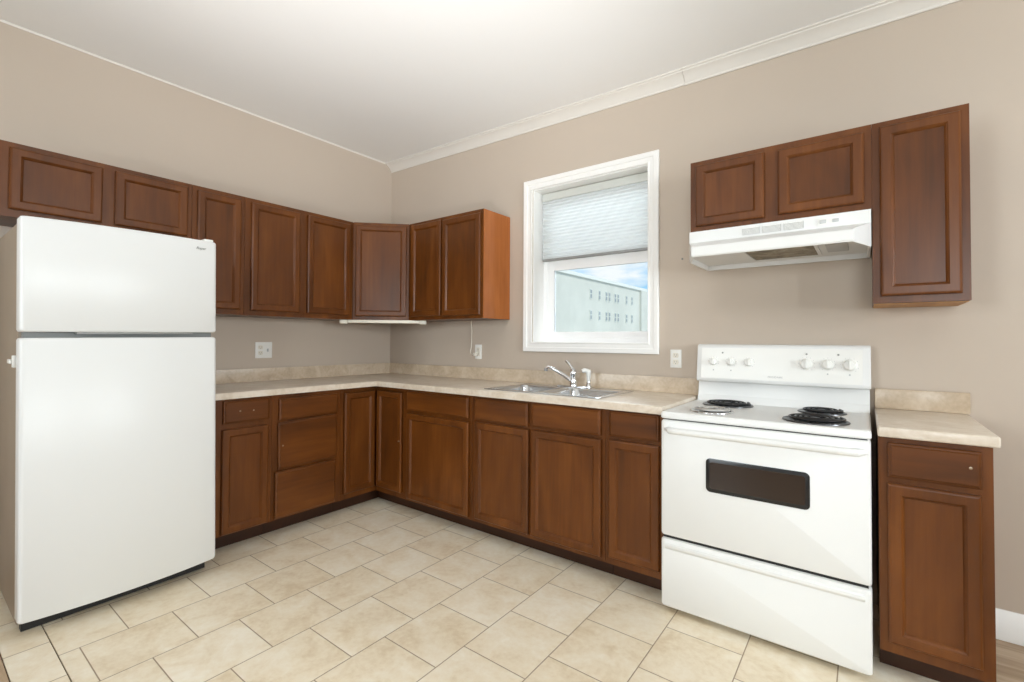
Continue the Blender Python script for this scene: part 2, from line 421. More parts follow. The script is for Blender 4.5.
# deep jamb lining
bm = B(); plate(bm, [OX0, OX0+0.006, OX1-0.006, OX1], [OZ0, OZ0+0.006, OZ1-0.006, OZ1], 0.0, 0.2, 'y', lambda a, b: OX0+0.006 < a < OX1-0.006 and OZ0+0.006 < b < OZ1-0.006)
obj('jamb', bm, M['trim'], W1)
ix0, ix1, iz0, iz1 = OX0+0.007, OX1-0.007, OZ0+0.007, OZ1-0.007
def sash(name, x0, x1, z0, z1, st, sr, top, bot, y0, y1):
    bm = B(); plate(bm, [x0, x0+st, x1-sr, x1], [z0, z0+bot, z1-top, z1], y0, y1, 'y', lambda a, b: x0+st < a < x1-sr and z0+bot < b < z1-top)
    s = obj(name, bm, M['vinyl'], W1)
    obj('pane', box(B(), x0+st-0.005, x1-sr+0.005, (y0+y1)/2-0.003, (y0+y1)/2+0.003, z0+bot-0.005, z1-top+0.005), M['glass'], s)
bm = B(); plate(bm, [ix0, ix0+0.036, ix1-0.012, ix1], [iz0, iz0+0.03, iz1-0.03, iz1], 0.128, 0.196, 'y', lambda a, b: ix0+0.036 < a < ix1-0.012 and iz0+0.03 < b < iz1-0.03)
obj('vinyl_frame', bm, M['vinyl'], W1)
sash('lower_sash', ix0+0.037, ix1-0.013, iz0+0.031, 1.818, 0.052, 0.034, 0.091, 0.043, 0.132, 0.158)
sash('upper_sash', ix0+0.037, ix1-0.013, 1.74, iz1-0.031, 0.05, 0.034, 0.05, 0.045, 0.162, 0.188)
# cellular shade half way down
SH = thing('cellular_shade', 'white pleated cellular shade pulled halfway down the kitchen window', 'window blind', (2.02, 0.11, 1.79))
sx0, sx1 = ix0+0.012, ix1-0.012
bm = B(); n = 18; zt, zb = 2.235, 1.812; L1, L2 = [], []
for i in range(2*n+1):
    z = zt + (zb-zt)*i/(2*n); d = 0.006 if i % 2 else 0.0
    L1.append((0.102-d, z)); L2.append((0.118+d, z))
poly = L1 + L2[::-1]
loops(bm, [[(x, y, z) for y, z in poly] for x in (sx0, sx1)], False, False)
obj('pleated_fabric', bm, M['shade'], SH, smooth=False)
obj('headrail', box(B(), sx0-0.004, sx1+0.004, 0.092, 0.126, 2.236, 2.290, 0.003), M['shade_rail'], SH)
obj('bottom_rail', box(B(), sx0-0.002, sx1+0.002, 0.095, 0.125, 1.796, 1.812, 0.003), M['grey'], SH)

# ------------------------------------------------------------------ view outside
struct('ground', box(B(), -40, 40, 0.6, 60, -3.2, -3.0), M['ground'], 'pale ground outside')
BL = thing('stone_building', 'pale stone building with rows of narrow windows seen through the window', 'building', (-13, 25, -3.0))
obj('facade', box(B(), -17, -10, 16.5, 32.2, -3.0, 5.02), M['stone'], BL, smooth=False)
obj('coping', box(B(), -17.1, -9.9, 16.4, 32.3, 5.02, 5.22), M['stone_trim'], BL, smooth=False)
bm = B(); box(bm, -11.6, -10.6, 19.5, 20.5, 5.22, 5.55); obj('chimney', bm, M['grey'], BL, smooth=False)
obj('corner_pilaster', box(B(), -10.4, -9.85, 31.0, 32.2, -3.0, 5.0), M['stone'], BL, smooth=False)
for y in (23.15, 24.3, 25.3, 25.75, 26.65, 27.12, 28.52, 29.47):
    for z in (4.12, 2.82):
        f = obj('building_window', box(B(), -10.02, -9.96, y-0.13, y+0.13, z-0.30, z+0.30), M['stone_trim'], BL, smooth=False)
        bm = B(); box(bm, -9.99, -9.945, y-0.095, y+0.095, z-0.26, z-0.02); box(bm, -9.99, -9.945, y-0.095, y+0.095, z+0.03, z+0.26)
        obj('pane', bm, M['bwin'], f, smooth=False)

# ------------------------------------------------------------------ cabinets
def door_bm(x0, x1, z0, z1, t=0.02, flat=False, frame=0.039):
    """panel-frame door with a moulded inner edge, front towards -y, back at y=0"""
    w, h = x1-x0, z1-z0
    def ring(d, y): return [(x0+d, -y, z0+d), (x1-d, -y, z0+d), (x1-d, -y, z1-d), (x0+d, -y, z1-d)]
    fb, pb = B(), None
    if flat:
        loops(fb, [ring(0, 0), ring(0, t*0.60), ring(0.003, t*0.74), ring(0.008, t*0.82), ring(0.012, t)])
    else:
        f = min(frame, w*0.24)
        V = loops(fb, [ring(0, 0), ring(0, t*0.7), ring(0.004, t*0.92), ring(0.009, t), ring(f-0.003, t), ring(f, t*0.84), ring(f+0.003, t*0.76), ring(f+0.008, t*0.42), ring(f+0.008, t*0.2)], True, False)
        pb = B(); d = f+0.0075
        loops(pb, [ring(d, t*0.15), ring(d, t*0.43)])
    return fb, pb

def cabinet(name, label, Mx, w, d, z0, z1, fronts, loc, group, toe=0.0, ft=0.019, mats=('wood', 'wood_x'), extra=None, body_mat=None, open_below=None, cat='cabinet'):
    """local frame: x across, y=0 at the wall, front frame face at y=-d; fronts = (kind, x0, x1, z0, z1[, push])"""
    c = thing(name, label, cat, loc, group)
    vm, hm = M[mats[0]], M[mats[1]]
    obj('carcass', box(B(), 0.0005, w-0.0005, -(d-ft), -0.002, z0+toe, z1, 0.0008, 1), body_mat or vm, c, Mx)
    xs = [0.0005, w-0.0005]; zs = [z0+toe, z1]; holes = []
    for fr in fronts:
        a, b, p, q = fr[1]+0.012, fr[2]-0.012, fr[3]+0.012, fr[4]-0.012
        xs += [a, b]; zs += [p, q]; holes.append((a, b, p, q))
    bm = plate(B(), xs, zs, -d, -(d-ft)-0.0003, 'y', lambda a, b: any(h[0] < a < h[1] and h[2] < b < h[3] for h in holes))
    obj('face_frame', bm, vm, c, Mx, smooth=False)
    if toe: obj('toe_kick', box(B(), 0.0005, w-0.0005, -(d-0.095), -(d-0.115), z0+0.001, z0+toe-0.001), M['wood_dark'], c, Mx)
    for fr in fronts:
        kind = fr[0]; push = fr[5] if len(fr) > 5 else 0.0
        T = Mx @ Matrix.Translation((0, -d-0.0012-push, 0))
        if kind == 'door':
            fb, pb = door_bm(*fr[1:5]); o = obj('door', fb, vm, c, T, smooth=False); obj('door_panel', pb, vm, o, T, smooth=False)
        else:
            tilt = fr[6] if len(fr) > 6 else 0.0
            mx = (fr[1]+fr[2])/2; mz = (fr[3]+fr[4])/2
            if tilt: T = T @ Matrix.Translation((mx, 0, mz)) @ Matrix.Rotation(tilt, 4, 'Y') @ Matrix.Translation((-mx, 0, -mz))
            fb, _ = door_bm(*fr[1:5], flat=True)
            o = obj('drawer_front' if kind == 'drawer' else 'false_front', fb, hm, c, T, smooth=False)
            for sx, sz in (fr[7] if len(fr) > 7 else ()):
                obj('screw', lathe(B(), [(0.005, 0.0), (0.005, 0.001), (0.003, 0.0016)], (sx, -0.0195, sz), 10, 'y'), M['screw'], o, T)
    return c
ROTL = Matrix.Rotation(PI/2, 4, 'Z')                  # front towards +x (left wall)
def left(y0): return Matrix.Translation((0.003, y0, 0)) @ ROTL
def back(x0): return Matrix.Translation((x0, -0.003, 0))
D = 0.58                                               # base face frame plane (door faces at 0.60)
GU, GB = 'wall cabinets', 'base cabinets'
# --- base cabinets, left wall
y0 = -1.705
cabinet('base_cabinet', 'wooden base cabinet with one drawer over one door, next to the refrigerator', left(y0), 0.352, D-0.003, 0, 0.875,
        [('drawer', -1.632-y0, -1.374-y0, 0.732, 0.862, 0, 0.006, [(0.16, 0.80), (0.235, 0.797)]), ('door', -1.636-y0, -1.378-y0, 0.108, 0.700)], (0.003, y0, 0), GB, 0.10, mats=('wood', 'wood_h'))
y0 = -1.352
cabinet('base_cabinet', 'wooden base cabinet with a stack of three drawers, left wall', left(y0), 0.470, D-0.003, 0, 0.875,
        [('drawer', -1.315-y0, -0.912-y0, 0.716, 0.846), ('drawer', -1.318-y0, -0.917-y0, 0.412, 0.704, 0, -0.022, [(0.06, 0.56)]), ('drawer', -1.335-y0, -0.926-y0, 0.112, 0.398, 0.004)], (0.003, y0, 0), GB, 0.10, mats=('wood', 'wood_h'))
# --- corner base cabinet with a folding L door
cc = thing('corner_base_cabinet', 'wooden corner base cabinet with two doors meeting at an inside corner', 'cabinet', (0.003, -0.003, 0), GB)
yA, xB = -0.881, 0.905
L = [(0.003, -0.003), (xB, -0.003), (xB, -(D-0.02)), (D-0.02, -(D-0.02)), (D-0.02, yA), (0.003, yA)]
obj('carcass', prism(B(), L, 0.10, 0.875, 'z'), M['wood'], cc, smooth=False)
bm = B(); box(bm, D-0.0195, D, yA, -D-0.0, 0.10, 0.135); box(bm, D-0.0195, D, yA, -D, 0.852, 0.875); box(bm, D-0.0195, D, yA, yA+0.022, 0.1355, 0.8515)
box(bm, D, xB, -D, -(D-0.0195), 0.10, 0.135); box(bm, D, xB, -D, -(D-0.0195), 0.852, 0.875); box(bm, xB-0.022, xB, -D, -(D-0.0195), 0.1355, 0.8515)
obj('face_frame', bm, M['wood'], cc, smooth=False)
bm = B(); box(bm, D-0.115, D-0.095, yA, -(D-0.095), 0.001, 0.099); box(bm, D-0.095, xB, -(D-0.095), -(D-0.115), 0.001, 0.099)
obj('toe_kick', bm, M['wood_dark'], cc, smooth=False)
for T, a, b in ((Matrix.Translation((D+0.0012, 0, 0)) @ ROTL, -0.856, -D-0.024), (Matrix.Translation((0, -D-0.0012, 0)), D+0.024, 0.880)):
    fb, pb = door_bm(a, b, 0.14, 0.842); o = obj('door', fb, M['wood'], cc, T, smooth=False); obj('door_panel', pb, M['wood'], o, T, smooth=False)
obj('knob', lathe(B(), [(0.004, 0), (0.004, 0.004), (0.007, 0.007), (0.006, 0.010), (0.002, 0.011)], (0.868, -D-0.0215, 0.505), 14, 'y'), M['screw'], o)
# --- base cabinets, back wall
x0 = 0.906
cabinet('base_cabinet', 'wide wooden base cabinet with drawer over door, right of the inside corner', back(x0), 0.634, D-0.003, 0, 0.875,
        [('drawer', 0.938-x0, 1.514-x0, 0.730, 0.860), ('door', 0.938-x0, 1.516-x0, 0.118, 0.706)], (x0, -0.003, 0), GB, 0.10)
x0 = 1.541
cabinet('sink_base_cabinet', 'wooden sink base cabinet with two false fronts over two doors', back(x0), 0.900, D-0.003, 0, 0.875,
        [('false', 1.566-x0, 1.968-x0, 0.730, 0.862), ('false', 1.993-x0, 2.418-x0, 0.735, 0.866), ('door', 1.570-x0, 1.972-x0, 0.125, 0.714), ('door', 1.992-x0, 2.420-x0, 0.125, 0.716)], (x0, -0.003, 0), GB, 0.10)
# carcass of the sink base must leave room for the bowls: shortened below
x0 = 2.442
cabinet('base_cabinet', 'narrow wooden base cabinet with drawer over door, left of the stove', back(x0), 0.302, D-0.003, 0, 0.875,
        [('drawer', 2.467-x0, 2.719-x0, 0.742, 0.868), ('door', 2.463-x0, 2.720-x0, 0.138, 0.724)], (x0, -0.003, 0), GB, 0.10)
x0 = 3.531
cabinet('base_cabinet', 'wooden base cabinet with drawer over door at the right end beyond the stove', back(x0), 0.300, D-0.003, 0, 0.875,
        [('drawer', 3.558-x0, 3.802-x0, 0.731, 0.856, 0, 0.0, [(0.243, 0.80)]), ('door', 3.557-x0, 3.800-x0, 0.140, 0.710)], (x0, -0.003, 0), GB, 0.10)
# --- wall cabinets, left wall
UD, UZ0, UZ1 = 0.305, 1.372, 2.135
y0 = -2.505
cabinet('wall_cabinet', 'short wooden wall cabinet with two wide doors above the refrigerator', left(y0), 0.797, UD-0.003, 1.785, UZ1,
        [('door', -2.454-y0, -2.119-y0, 1.820, 2.110), ('door', -2.067-y0, -1.733-y0, 1.820, 2.110)], (0.003, y0, 1.785), GU)
y0 = -1.707
cabinet('wall_cabinet', 'tall wooden wall cabinet with a single door just right of the refrigerator top', left(y0), 0.297, UD-0.003, UZ0, UZ1,
        [('door', -1.681-y0, -1.437-y0, 1.405, 2.108)], (0.003, y0, UZ0), GU)
y0 = -1.409
cabinet('wall_cabinet', 'two-door wooden wall cabinet on the left wall beside the corner cabinet', left(y0), 0.798, UD-0.003, UZ0, UZ1,
        [('door', -1.372-y0, -1.046-y0, 1.405, 2.108), ('door', -0.988-y0, -0.644-y0, 1.405, 2.108)], (0.003, y0, UZ0), GU)
# diagonal corner wall cabinet
dc = thing('corner_wall_cabinet', 'wooden corner wall cabinet with one diagonal door', 'cabinet', (0.003, -0.003, UZ0), GU)
P5 = [(0.003, -0.003), (0.609, -0.003), (0.609, -UD+0.013), (UD-0.013, -0.609), (0.003, -0.609)]
obj('carcass', prism(B(), P5, UZ0, UZ1, 'z'), M['wood'], dc, smooth=False)
TD = Matrix.Translation((UD+0.003, -0.606, 0)) @ Matrix.Rotation(PI/4, 4, 'Z'); dl = 0.424
bm = plate(B(), [0, 0.028, dl-0.028, dl], [UZ0, 1.412, 2.100, UZ1], -0.004, 0.008, 'y', lambda a, b: 0.028 < a < dl-0.028 and 1.412 < b < 2.100)
obj('face_frame', bm, M['wood'], dc, TD, smooth=False)
TD2 = TD @ Matrix.Translation((0, -0.0052, 0))
fb, pb = door_bm(0.018, dl-0.018, 1.400, 2.112); o = obj('door', fb, M['wood'], dc, TD2, smooth=False); obj('door_panel', pb, M['wood'], o, TD2, smooth=False)
# back wall, left of the window
x0 = 0.611
cw = cabinet('wall_cabinet', 'two-door wooden wall cabinet left of the window, with an orange side panel', back(x0), 0.770, UD-0.003, UZ0, UZ1,
        [('door', 0.648-x0, 0.976-x0, 1.400, 2.114), ('door', 0.995-x0, 1.366-x0, 1.395, 2.108)], (x0, -0.003, UZ0), GU)
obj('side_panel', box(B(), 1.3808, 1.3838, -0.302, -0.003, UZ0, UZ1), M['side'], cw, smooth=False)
# around the range hood
x0 = 2.782
cabinet('wall_cabinet', 'short two-door wooden wall cabinet above the white range hood', back(x0), 0.7408, UD-0.003, 1.775, UZ1,
        [('door', 2.811-x0, 3.121-x0, 1.800, 2.110), ('door', 3.178-x0, 3.496-x0, 1.805, 2.103)], (x0, -0.003, 1.775), GU)
x0 = 3.5224
rc = cabinet('wall_cabinet', 'tall single-door wooden wall cabinet right of the range hood', back(x0), 0.298, UD-0.003, 1.380, UZ1,
        [('door', 3.549-x0, 3.794-x0, 1.408, 2.110)], (x0, -0.003, 1.38), GU)
obj('bottom_panel', box(B(), x0+0.004, x0+0.294, -0.28, -0.006, 1.3765, 1.3795), M['wood_raw'], rc, smooth=False)

# ------------------------------------------------------------------ worktops
SX0, SX1, SY0, SY1 = 1.60, 2.385, -0.545, -0.085
CT = thing('worktop', 'long L-shaped beige stone-look worktop around the corner', 'worktop', (0.004, -0.004, 0.8765), 'worktops')
XE = 2.744
bm = plate(B(), [0.004, 0.622, SX0+0.01, SX1-0.01, XE], [-1.705, -0.6155, SY0+0.01, SY1-0.01, -0.004], 0.8765, 0.914, 'z',
           lambda a, b: (a > 0.622 and b < -0.6155) or (SX0+0.01 < a < SX1-0.01 and SY0+0.01 < b < SY1-0.01))
bmesh.ops.recalc_face_normals(bm, faces=bm.faces[:])
bmesh.ops.bevel(bm, geom=[e for e in bm.edges if len(e.link_faces) == 2 and e.calc_face_angle(0) > 0.5 and all(v.co.z > 0.9 for v in e.verts) and not all(SX0 < v.co.x < SX1 and v.co.y > SY0 for v in e.verts)], offset=0.007, segments=3, profile=0.5, affect='EDGES')
obj('top', bm, M['counter'], CT)
bm = prism(B(), [(0.004, -1.705), (0.022, -1.705), (0.022, -0.022), (XE, -0.022), (XE, -0.004), (0.004, -0.004)], 0.9145, 1.008, 'z', 0.003)
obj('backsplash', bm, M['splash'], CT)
CE = thing('worktop', 'short piece of beige worktop on the end cabinet right of the stove', 'worktop', (3.529, -0.004, 0.8765), 'worktops')
obj('top', box(B(), 3.529, 3.844, -0.6155, -0.004, 0.8765, 0.914, 0.007, 3), M['counter'], CE)
obj('backsplash', box(B(), 3.529, 3.850, -0.022, -0.004, 0.9145, 1.005, 0.003), M['splash'], CE)

# ------------------------------------------------------------------ sink
SK = thing('double_sink', 'stainless steel double bowl sink set into the worktop below the window', 'sink', (1.99, -0.31, 0.914))
zr = 0.9155
bw = [(SX0+0.035, 1.965, SY0+0.035, SY1-0.085), (2.015, SX1-0.035, SY0+0.035, SY1-0.085)]
ins = lambda a, b: any(w[0] < a < w[1] and w[2] < b < w[3] for w in bw)
bm = plate(B(), [SX0, SX1]+[x for w in bw for x in w[:2]], [SY0, SY1, bw[0][2], bw[0][3]], zr-0.001, zr+0.004, 'z', ins)
bmesh.ops.recalc_face_normals(bm, faces=bm.faces[:])
bmesh.ops.bevel(bm, geom=[e for e in bm.edges if len(e.link_faces) == 2 and e.calc_face_angle(0) > 0.5 and all(v.co.z > zr for v in e.verts)], offset=0.003, segments=2, profile=0.5, affect='EDGES')
obj('rim', bm, M['steel'], SK)
for w in bw:
    bm = B()
    def lp(i, r, z): return [(x, y, z) for x, y in rr(w[0]+i, w[1]-i, w[2]+i, w[3]-i, r)]
    loops(bm, [lp(0.0, 0.001, zr+0.0035), lp(0.001, 0.03, zr+0.001), lp(0.004, 0.05, zr-0.012), lp(0.012, 0.055, zr-0.09), lp(0.022, 0.06, zr-0.155), lp(0.04, 0.06, zr-0.172), lp(0.09, 0.05, zr-0.176)], False, True)
    o = obj('bowl', bm, M['steel'], SK)
    md = (w[0]+w[1])/2, (w[2]+w[3])/2
    obj('drain', lathe(B(), [(0.045, 0.0), (0.045, 0.002), (0.036, 0.003), (0.03, -0.001), (0.0005, -0.001)], (md[0], md[1], zr-0.1755), 24, 'z', True, False), M['chrome'], o)
# carcass of the sink cabinet: open top so the bowls hang free
for o in COL.objects:
    if o.name.startswith('carcass') and o.parent and o.parent.name == 'sink_base_cabinet':
        bm = B(); X0, X1 = 0.0005, 0.8995; d = D-0.022
        plate(bm, [X0, X0+0.016, X1-0.016, X1], [-d, -d+0.004, -0.018, -0.002], 0.13, 0.874, 'z', lambda a, b: X0+0.016 < a < X1-0.016 and -d+0.004 < b < -0.018)
        box(bm, X0, X1, -d, -0.002, 0.10, 0.1295)
        bmesh.ops.recalc_face_normals(bm, faces=bm.faces[:]); bm.to_mesh(o.data); bm.free()
# faucet
FT = thing('kitchen_faucet', 'chrome single-lever kitchen faucet with a long spout behind the sink', 'faucet', (1.99, -0.125, 0.919))
zf = 0.9202
obj('deck_plate', prism(B(), rr(1.875, 2.125, -0.155, -0.098, 0.028), zf, zf+0.010, 'z', 0.003), M['chrome'], FT)
obj('body', lathe(B(), [(0.026, zf+0.011), (0.025, zf+0.02), (0.021, zf+0.03), (0.020, zf+0.075), (0.023, zf+0.085), (0.022, zf+0.10), (0.016, zf+0.115), (0.004, zf+0.122)], (1.995, -0.126, 0), 28), M['chrome'], FT)
sp = [(1.985, -0.132, zf+0.042), (1.945, -0.146, zf+0.070), (1.90, -0.166, zf+0.100), (1.862, -0.184, zf+0.123), (1.844, -0.192, zf+0.126), (1.834, -0.197, zf+0.116)]
obj('spout', tube(B(), sp, [0.014, 0.013, 0.0115, 0.011, 0.011, 0.011], 14), M['chrome'], FT)
obj('aerator', tube(B(), [(1.8335, -0.1972, zf+0.1155), (1.831, -0.1985, zf+0.100)], 0.0125, 14), M['grey'], FT)
lv = [(1.990, -0.122, zf+0.112), (1.965, -0.118, zf+0.140), (1.945, -0.115, zf+0.160), (1.932, -0.113, zf+0.166)]
obj('lever', tube(B(), lv, [0.011, 0.009, 0.010, 0.006], 12), M['chrome'], FT)
SPR = thing('side_sprayer', 'white and chrome side sprayer standing right of the faucet', 'sprayer', (2.104, -0.125, 0.93))
obj('holder', lathe(B(), [(0.020, zf+0.0105), (0.019, zf+0.016), (0.014, zf+0.024), (0.012, zf+0.040)], (2.104, -0.125, 0), 22), M['chrome'], SPR)
obj('spray_handle', lathe(B(), [(0.010, zf+0.0405), (0.011, zf+0.06), (0.014, zf+0.09), (0.016, zf+0.105), (0.012, zf+0.116)], (2.104, -0.125, 0), 22), M['plastic'], SPR)
obj('spray_head', tube(B(), [(2.102, -0.127, zf+0.108), (2.084, -0.141, zf+0.112), (2.072, -0.150, zf+0.106)], [0.013, 0.014, 0.013], 14), M['plastic'], SPR)

# ------------------------------------------------------------------ stove
ST = thing('electric_range', 'white freestanding electric coil stove between the base cabinets', 'stove', (3.1325, -0.33, 0.0))
a, b = 2.7455, 3.512
YF = -0.655
obj('body', box(B(), a+0.004, b-0.004, -0.60, -0.03, 0.035, 0.866, 0.004), M['enamel'], ST)
for x in (a+0.06, b-0.06):
    for y in (-0.56, -0.08): obj('foot', lathe(B(), [(0.018, 0.001), (0.018, 0.012), (0.012, 0.014), (0.012, 0.034)], (x, y, 0), 14), M['dark'], ST)
# cooktop: pressed tray with a raised lip and rolled front edge
bm = B()
def ct(i, z, r=0.012): return [(x, y, z) for x, y in rr(a+i, b-i, -0.648+i, -0.055, r)]
loops(bm, [ct(0.004, 0.867), ct(0.0, 0.872), ct(0.0, 0.889), ct(0.004, 0.896), ct(0.010, 0.8985), ct(0.022, 0.8975), ct(0.03, 0.8945)])
obj('cooktop', bm, M['enamel'], ST)
# burners
def burner(cx, cy, r, lab, pan='pan_dark', coil='coil'):
    p = thing_part('burner', ST); z = 0.8952
    prof = [(r+0.012, z), (r+0.011, z+0.004), (r+0.006, z+0.0055), (r+0.002, z+0.003), (r*0.8, z+0.0012), (r*0.35, z+0.0006), (0.001, z+0.0006)]
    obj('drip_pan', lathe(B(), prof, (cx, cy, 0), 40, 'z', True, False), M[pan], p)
    turns = 4 if r > 0.085 else 3
    pts = []; N = 34*turns
    r0 = 0.026
    for i in range(N+1):
        f = i/N; ang = 2*PI*turns*f + 0.6; rad = r0 + (r-0.004-r0)*f
        pts.append((cx+rad*math.cos(ang), cy+rad*math.sin(ang), z+0.0125))
    e = Vector(pts[-1]); d = (e-Vector((cx, cy, e.z))).normalized()
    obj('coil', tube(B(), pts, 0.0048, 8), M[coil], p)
    bm = B()
    for k in range(3):
        an = 2*PI*k/3+0.4; c, s = math.cos(an), math.sin(an); nx, ny = -s*0.002, c*0.002
        prism(bm, [(cx+c*0.014+nx, cy+s*0.014+ny), (cx+c*0.014-nx, cy+s*0.014-ny), (cx+c*(r+0.002)-nx, cy+s*(r+0.002)-ny), (cx+c*(r+0.002)+nx, cy+s*(r+0.002)+ny)], z+0.0035, z+0.0078, 'z')
    lathe(bm, [(0.017, z+0.0078), (0.017, z+0.0135), (0.012, z+0.0145)], (cx, cy, 0), 20)
    obj('support_spider', bm, M['coil'], p)
def thing_part(name, parent):
    o = bpy.data.objects.new(name, None); COL.objects.link(o); o.parent = parent; o.empty_display_size = 0.05; return o
burner(2.934, -0.205, 0.106, 'rear left'); burner(2.926, -0.482, 0.082, 'front left', 'pan', 'coil_glare')  # front left pan and coil kept bright, glare put into their metal
burner(3.334, -0.200, 0.084, 'rear right'); burner(3.330, -0.487, 0.106, 'front right')
# backguard: recessed splash below, tilted console above
bm = prism(B(), [(-0.030, 0.868), (-0.030, 1.003), (-0.062, 1.003), (-0.070, 0.93), (-0.095, 0.8985), (-0.095, 0.868)], a+0.010, b-0.001, 'x', 0.002)
obj('splash_panel', bm, M['enamel'], ST)
bm = B(); P = [(-0.028, 1.0035), (-0.028, 1.190), (-0.040, 1.203), (-0.075, 1.203), (-0.088, 1.192), (-0.112, 1.020), (-0.108, 1.0035)]
prism(bm, P, a+0.010, b+0.004, 'x', 0.006)
CS = obj('console', bm, M['enamel'], ST)
# fascia plate on the tilted console face
def face(x, z, off=0.0): # a point on the console face
    f = (z-1.020)/(1.192-1.020); return Vector((x, -0.112+f*(0.112-0.088)-off, z))
tl = math.atan2(0.024, 0.172)
bm = B(); loops(bm, [[face(x, z, o) for x, z in rr(a+0.034, b-0.026, 1.022, 1.184, 0.004, 3)] for o in (0.0004, 0.0016)])
obj('fascia', bm, M['plastic'], CS)
RT = Matrix.Rotation(-tl, 4, 'X')
def knob(x, z, r):
    p = face(x, z, 0.0018); T = Matrix.Translation(p) @ RT
    k = obj('knob', lathe(B(), [(r*1.12, 0.0), (r*1.12, 0.003), (r, 0.005), (r*0.86, 0.016), (r*0.80, 0.018)], (0, 0, 0), 28, 'y'), M['plastic'], CS, T)
    bm = box(B(), -r*0.17, r*0.17, -0.028, -0.0185, -r*0.80, r*0.80, 0.002)
    obj('grip', bm, M['plastic'], k, T) 
    bm = B()
    for q in range(11):
        an = math.radians(-140+28*q); R_ = r*1.34
        bx = R_*math.sin(an); bz = R_*math.cos(an)
        box(bm, bx-0.0009, bx+0.0009, -0.0006, 0.0004, bz-0.0018, bz+0.0018)
    obj('dial_marks', bm, M['lgrey'], k, T)
for x, r in ((2.843, 0.0195), (2.930, 0.0195), (3.015, 0.0195), (3.268, 0.0255), (3.353, 0.0235), (3.438, 0.0255)): knob(x, 1.110, r)
for x in (2.887, 3.268, 3.395):
    obj('indicator_light', lathe(B(), [(0.0045, 0), (0.0045, 0.002), (0.003, 0.003)], (0, 0, 0), 12, 'y'), M['grey'], CS, Matrix.Translation(face(x, 1.158, 0.0018)) @ RT)
for x in (2.843, 2.930, 3.353, 3.438):
    obj('position_mark', box(B(), -0.003, 0.003, -0.0008, 0.0004, -0.0035, 0.0035), M['lgrey'], CS, Matrix.Translation(face(x, 1.066, 0.0018)) @ RT)
def text_part(name, body, size, Mx, mat, parent, shear=0.0, ext=0.0005):
    cu = bpy.data.curves.new(name, 'FONT'); cu.body = body; cu.size = size; cu.shear = shear; cu.extrude = ext
    cu.align_x = 'CENTER'; cu.align_y = 'CENTER'
    to = bpy.data.objects.new('text_tmp', cu); COL.objects.link(to)
    dg = bpy.context.evaluated_depsgraph_get(); dg.update()
    me = bpy.data.meshes.new_from_object(to.evaluated_get(dg)); bm = B(); bm.from_mesh(me)
    COL.objects.unlink(to); bpy.data.objects.remove(to); bpy.data.meshes.remove(me)
    return obj(name, bm, mat, parent, Mx, smooth=False)
text_part('logo', 'FRIGIDAIRE', 0.013, Matrix.Translation(face(3.135, 1.040, 0.0022)) @ RT @ Matrix.Rotation(PI/2, 4, 'X'), M['lgrey'], CS)
# oven door with handle and window
bm = B(); x0, x1, z0, z1 = a+0.004, b-0.002, 0.343, 0.862
def od(i, y, r=0.012): return [(x, y, z) for x, z in rr(x0+i, x1-i, z0+i, z1-i, r)]
loops(bm, [od(0.0, -0.604), od(0.0, YF+0.012), od(0.003, YF+0.004), od(0.010, YF)])
OD = obj('oven_door', bm, M['enamel'], ST)
wx0, wx1, wz0, wz1 = 2.946, 3.324, 0.576, 0.718
def ow(i, y, r): return [(x, y, z) for x, z in rr(wx0+i, wx1-i, wz0+i, wz1-i, r)]
bm = B(); loops(bm, [ow(0, YF-0.0004, 0.018), ow(0, YF-0.003, 0.018), ow(0.004, YF-0.0042, 0.015)])
OW = obj('oven_window', bm, M['black'], OD)
bm = B(); loops(bm, [ow(0.015, YF-0.0043, 0.010), ow(0.016, YF-0.005, 0.009)])
obj('window_glass', bm, M['ovenglass'], OW)
bm = B()
hx0, hx1, hz = 2.772, 3.500, 0.824
N = 28; ls = []
for i in range(N+1):
    f = i/N; x = hx0+(hx1-hx0)*f; e = min(f, 1-f)*2
    k = min(1, (e/0.06))**0.5 if e > 0 else 0.0
    yy = YF-0.018-0.030*min(1, e/0.10)**0.7; hr = 0.0135*(0.35+0.65*k)
    ls.append([(x, yy+0.011*math.cos(q*PI/7)*(0.5+0.5*k), hz+hr*math.sin(q*PI/7)) for q in range(14)])
loops(bm, ls)
for x in (hx0+0.022, hx1-0.022): box(bm, x-0.016, x+0.016, YF-0.026, YF-0.0004, hz-0.010, hz+0.010, 0.004)
obj('oven_handle', bm, M['enamel'], OD)
obj('door_gap_shade', box(B(), a+0.012, b-0.012, -0.640, -0.6045, 0.3315, 0.3425), M['dark'], ST)  # dark strips added to stand for the shade in both door gaps
obj('door_gap_shade', box(B(), a+0.012, b-0.012, -0.640, -0.6045, 0.8625, 0.8668), M['dark'], ST)
# storage drawer with a pressed step
bm = B(); z0, z1 = 0.026, 0.331
def dr(i, y, zb, zt, r=0.012): return [(x, y, z) for x, z in rr(x0+i, x1-i, zb+i, zt-i, r)]
loops(bm, [dr(0, -0.604, z0, z1), dr(0, YF+0.012, z0, z1), dr(0.003, YF+0.004, z0, z1), dr(0.009, YF, z0, z1)])
DW = obj('storage_drawer', bm, M['enamel'], ST)
bm = B(); prism(bm, [(YF-0.0004, 0.285), (YF-0.0004, 0.312), (YF-0.006, 0.306), (YF-0.007, 0.296)], x0+0.02, x1-0.02, 'x', 0.001)
obj('drawer_lip', bm, M['enamel'], DW)

# ------------------------------------------------------------------ range hood
HD = thing('range_hood', 'white range hood under the short cabinet above the stove', 'range hood', (3.15, -0.25, 1.62))
hx0, hx1 = 2.784, 3.519
zb, zt = 1.615, 1.772
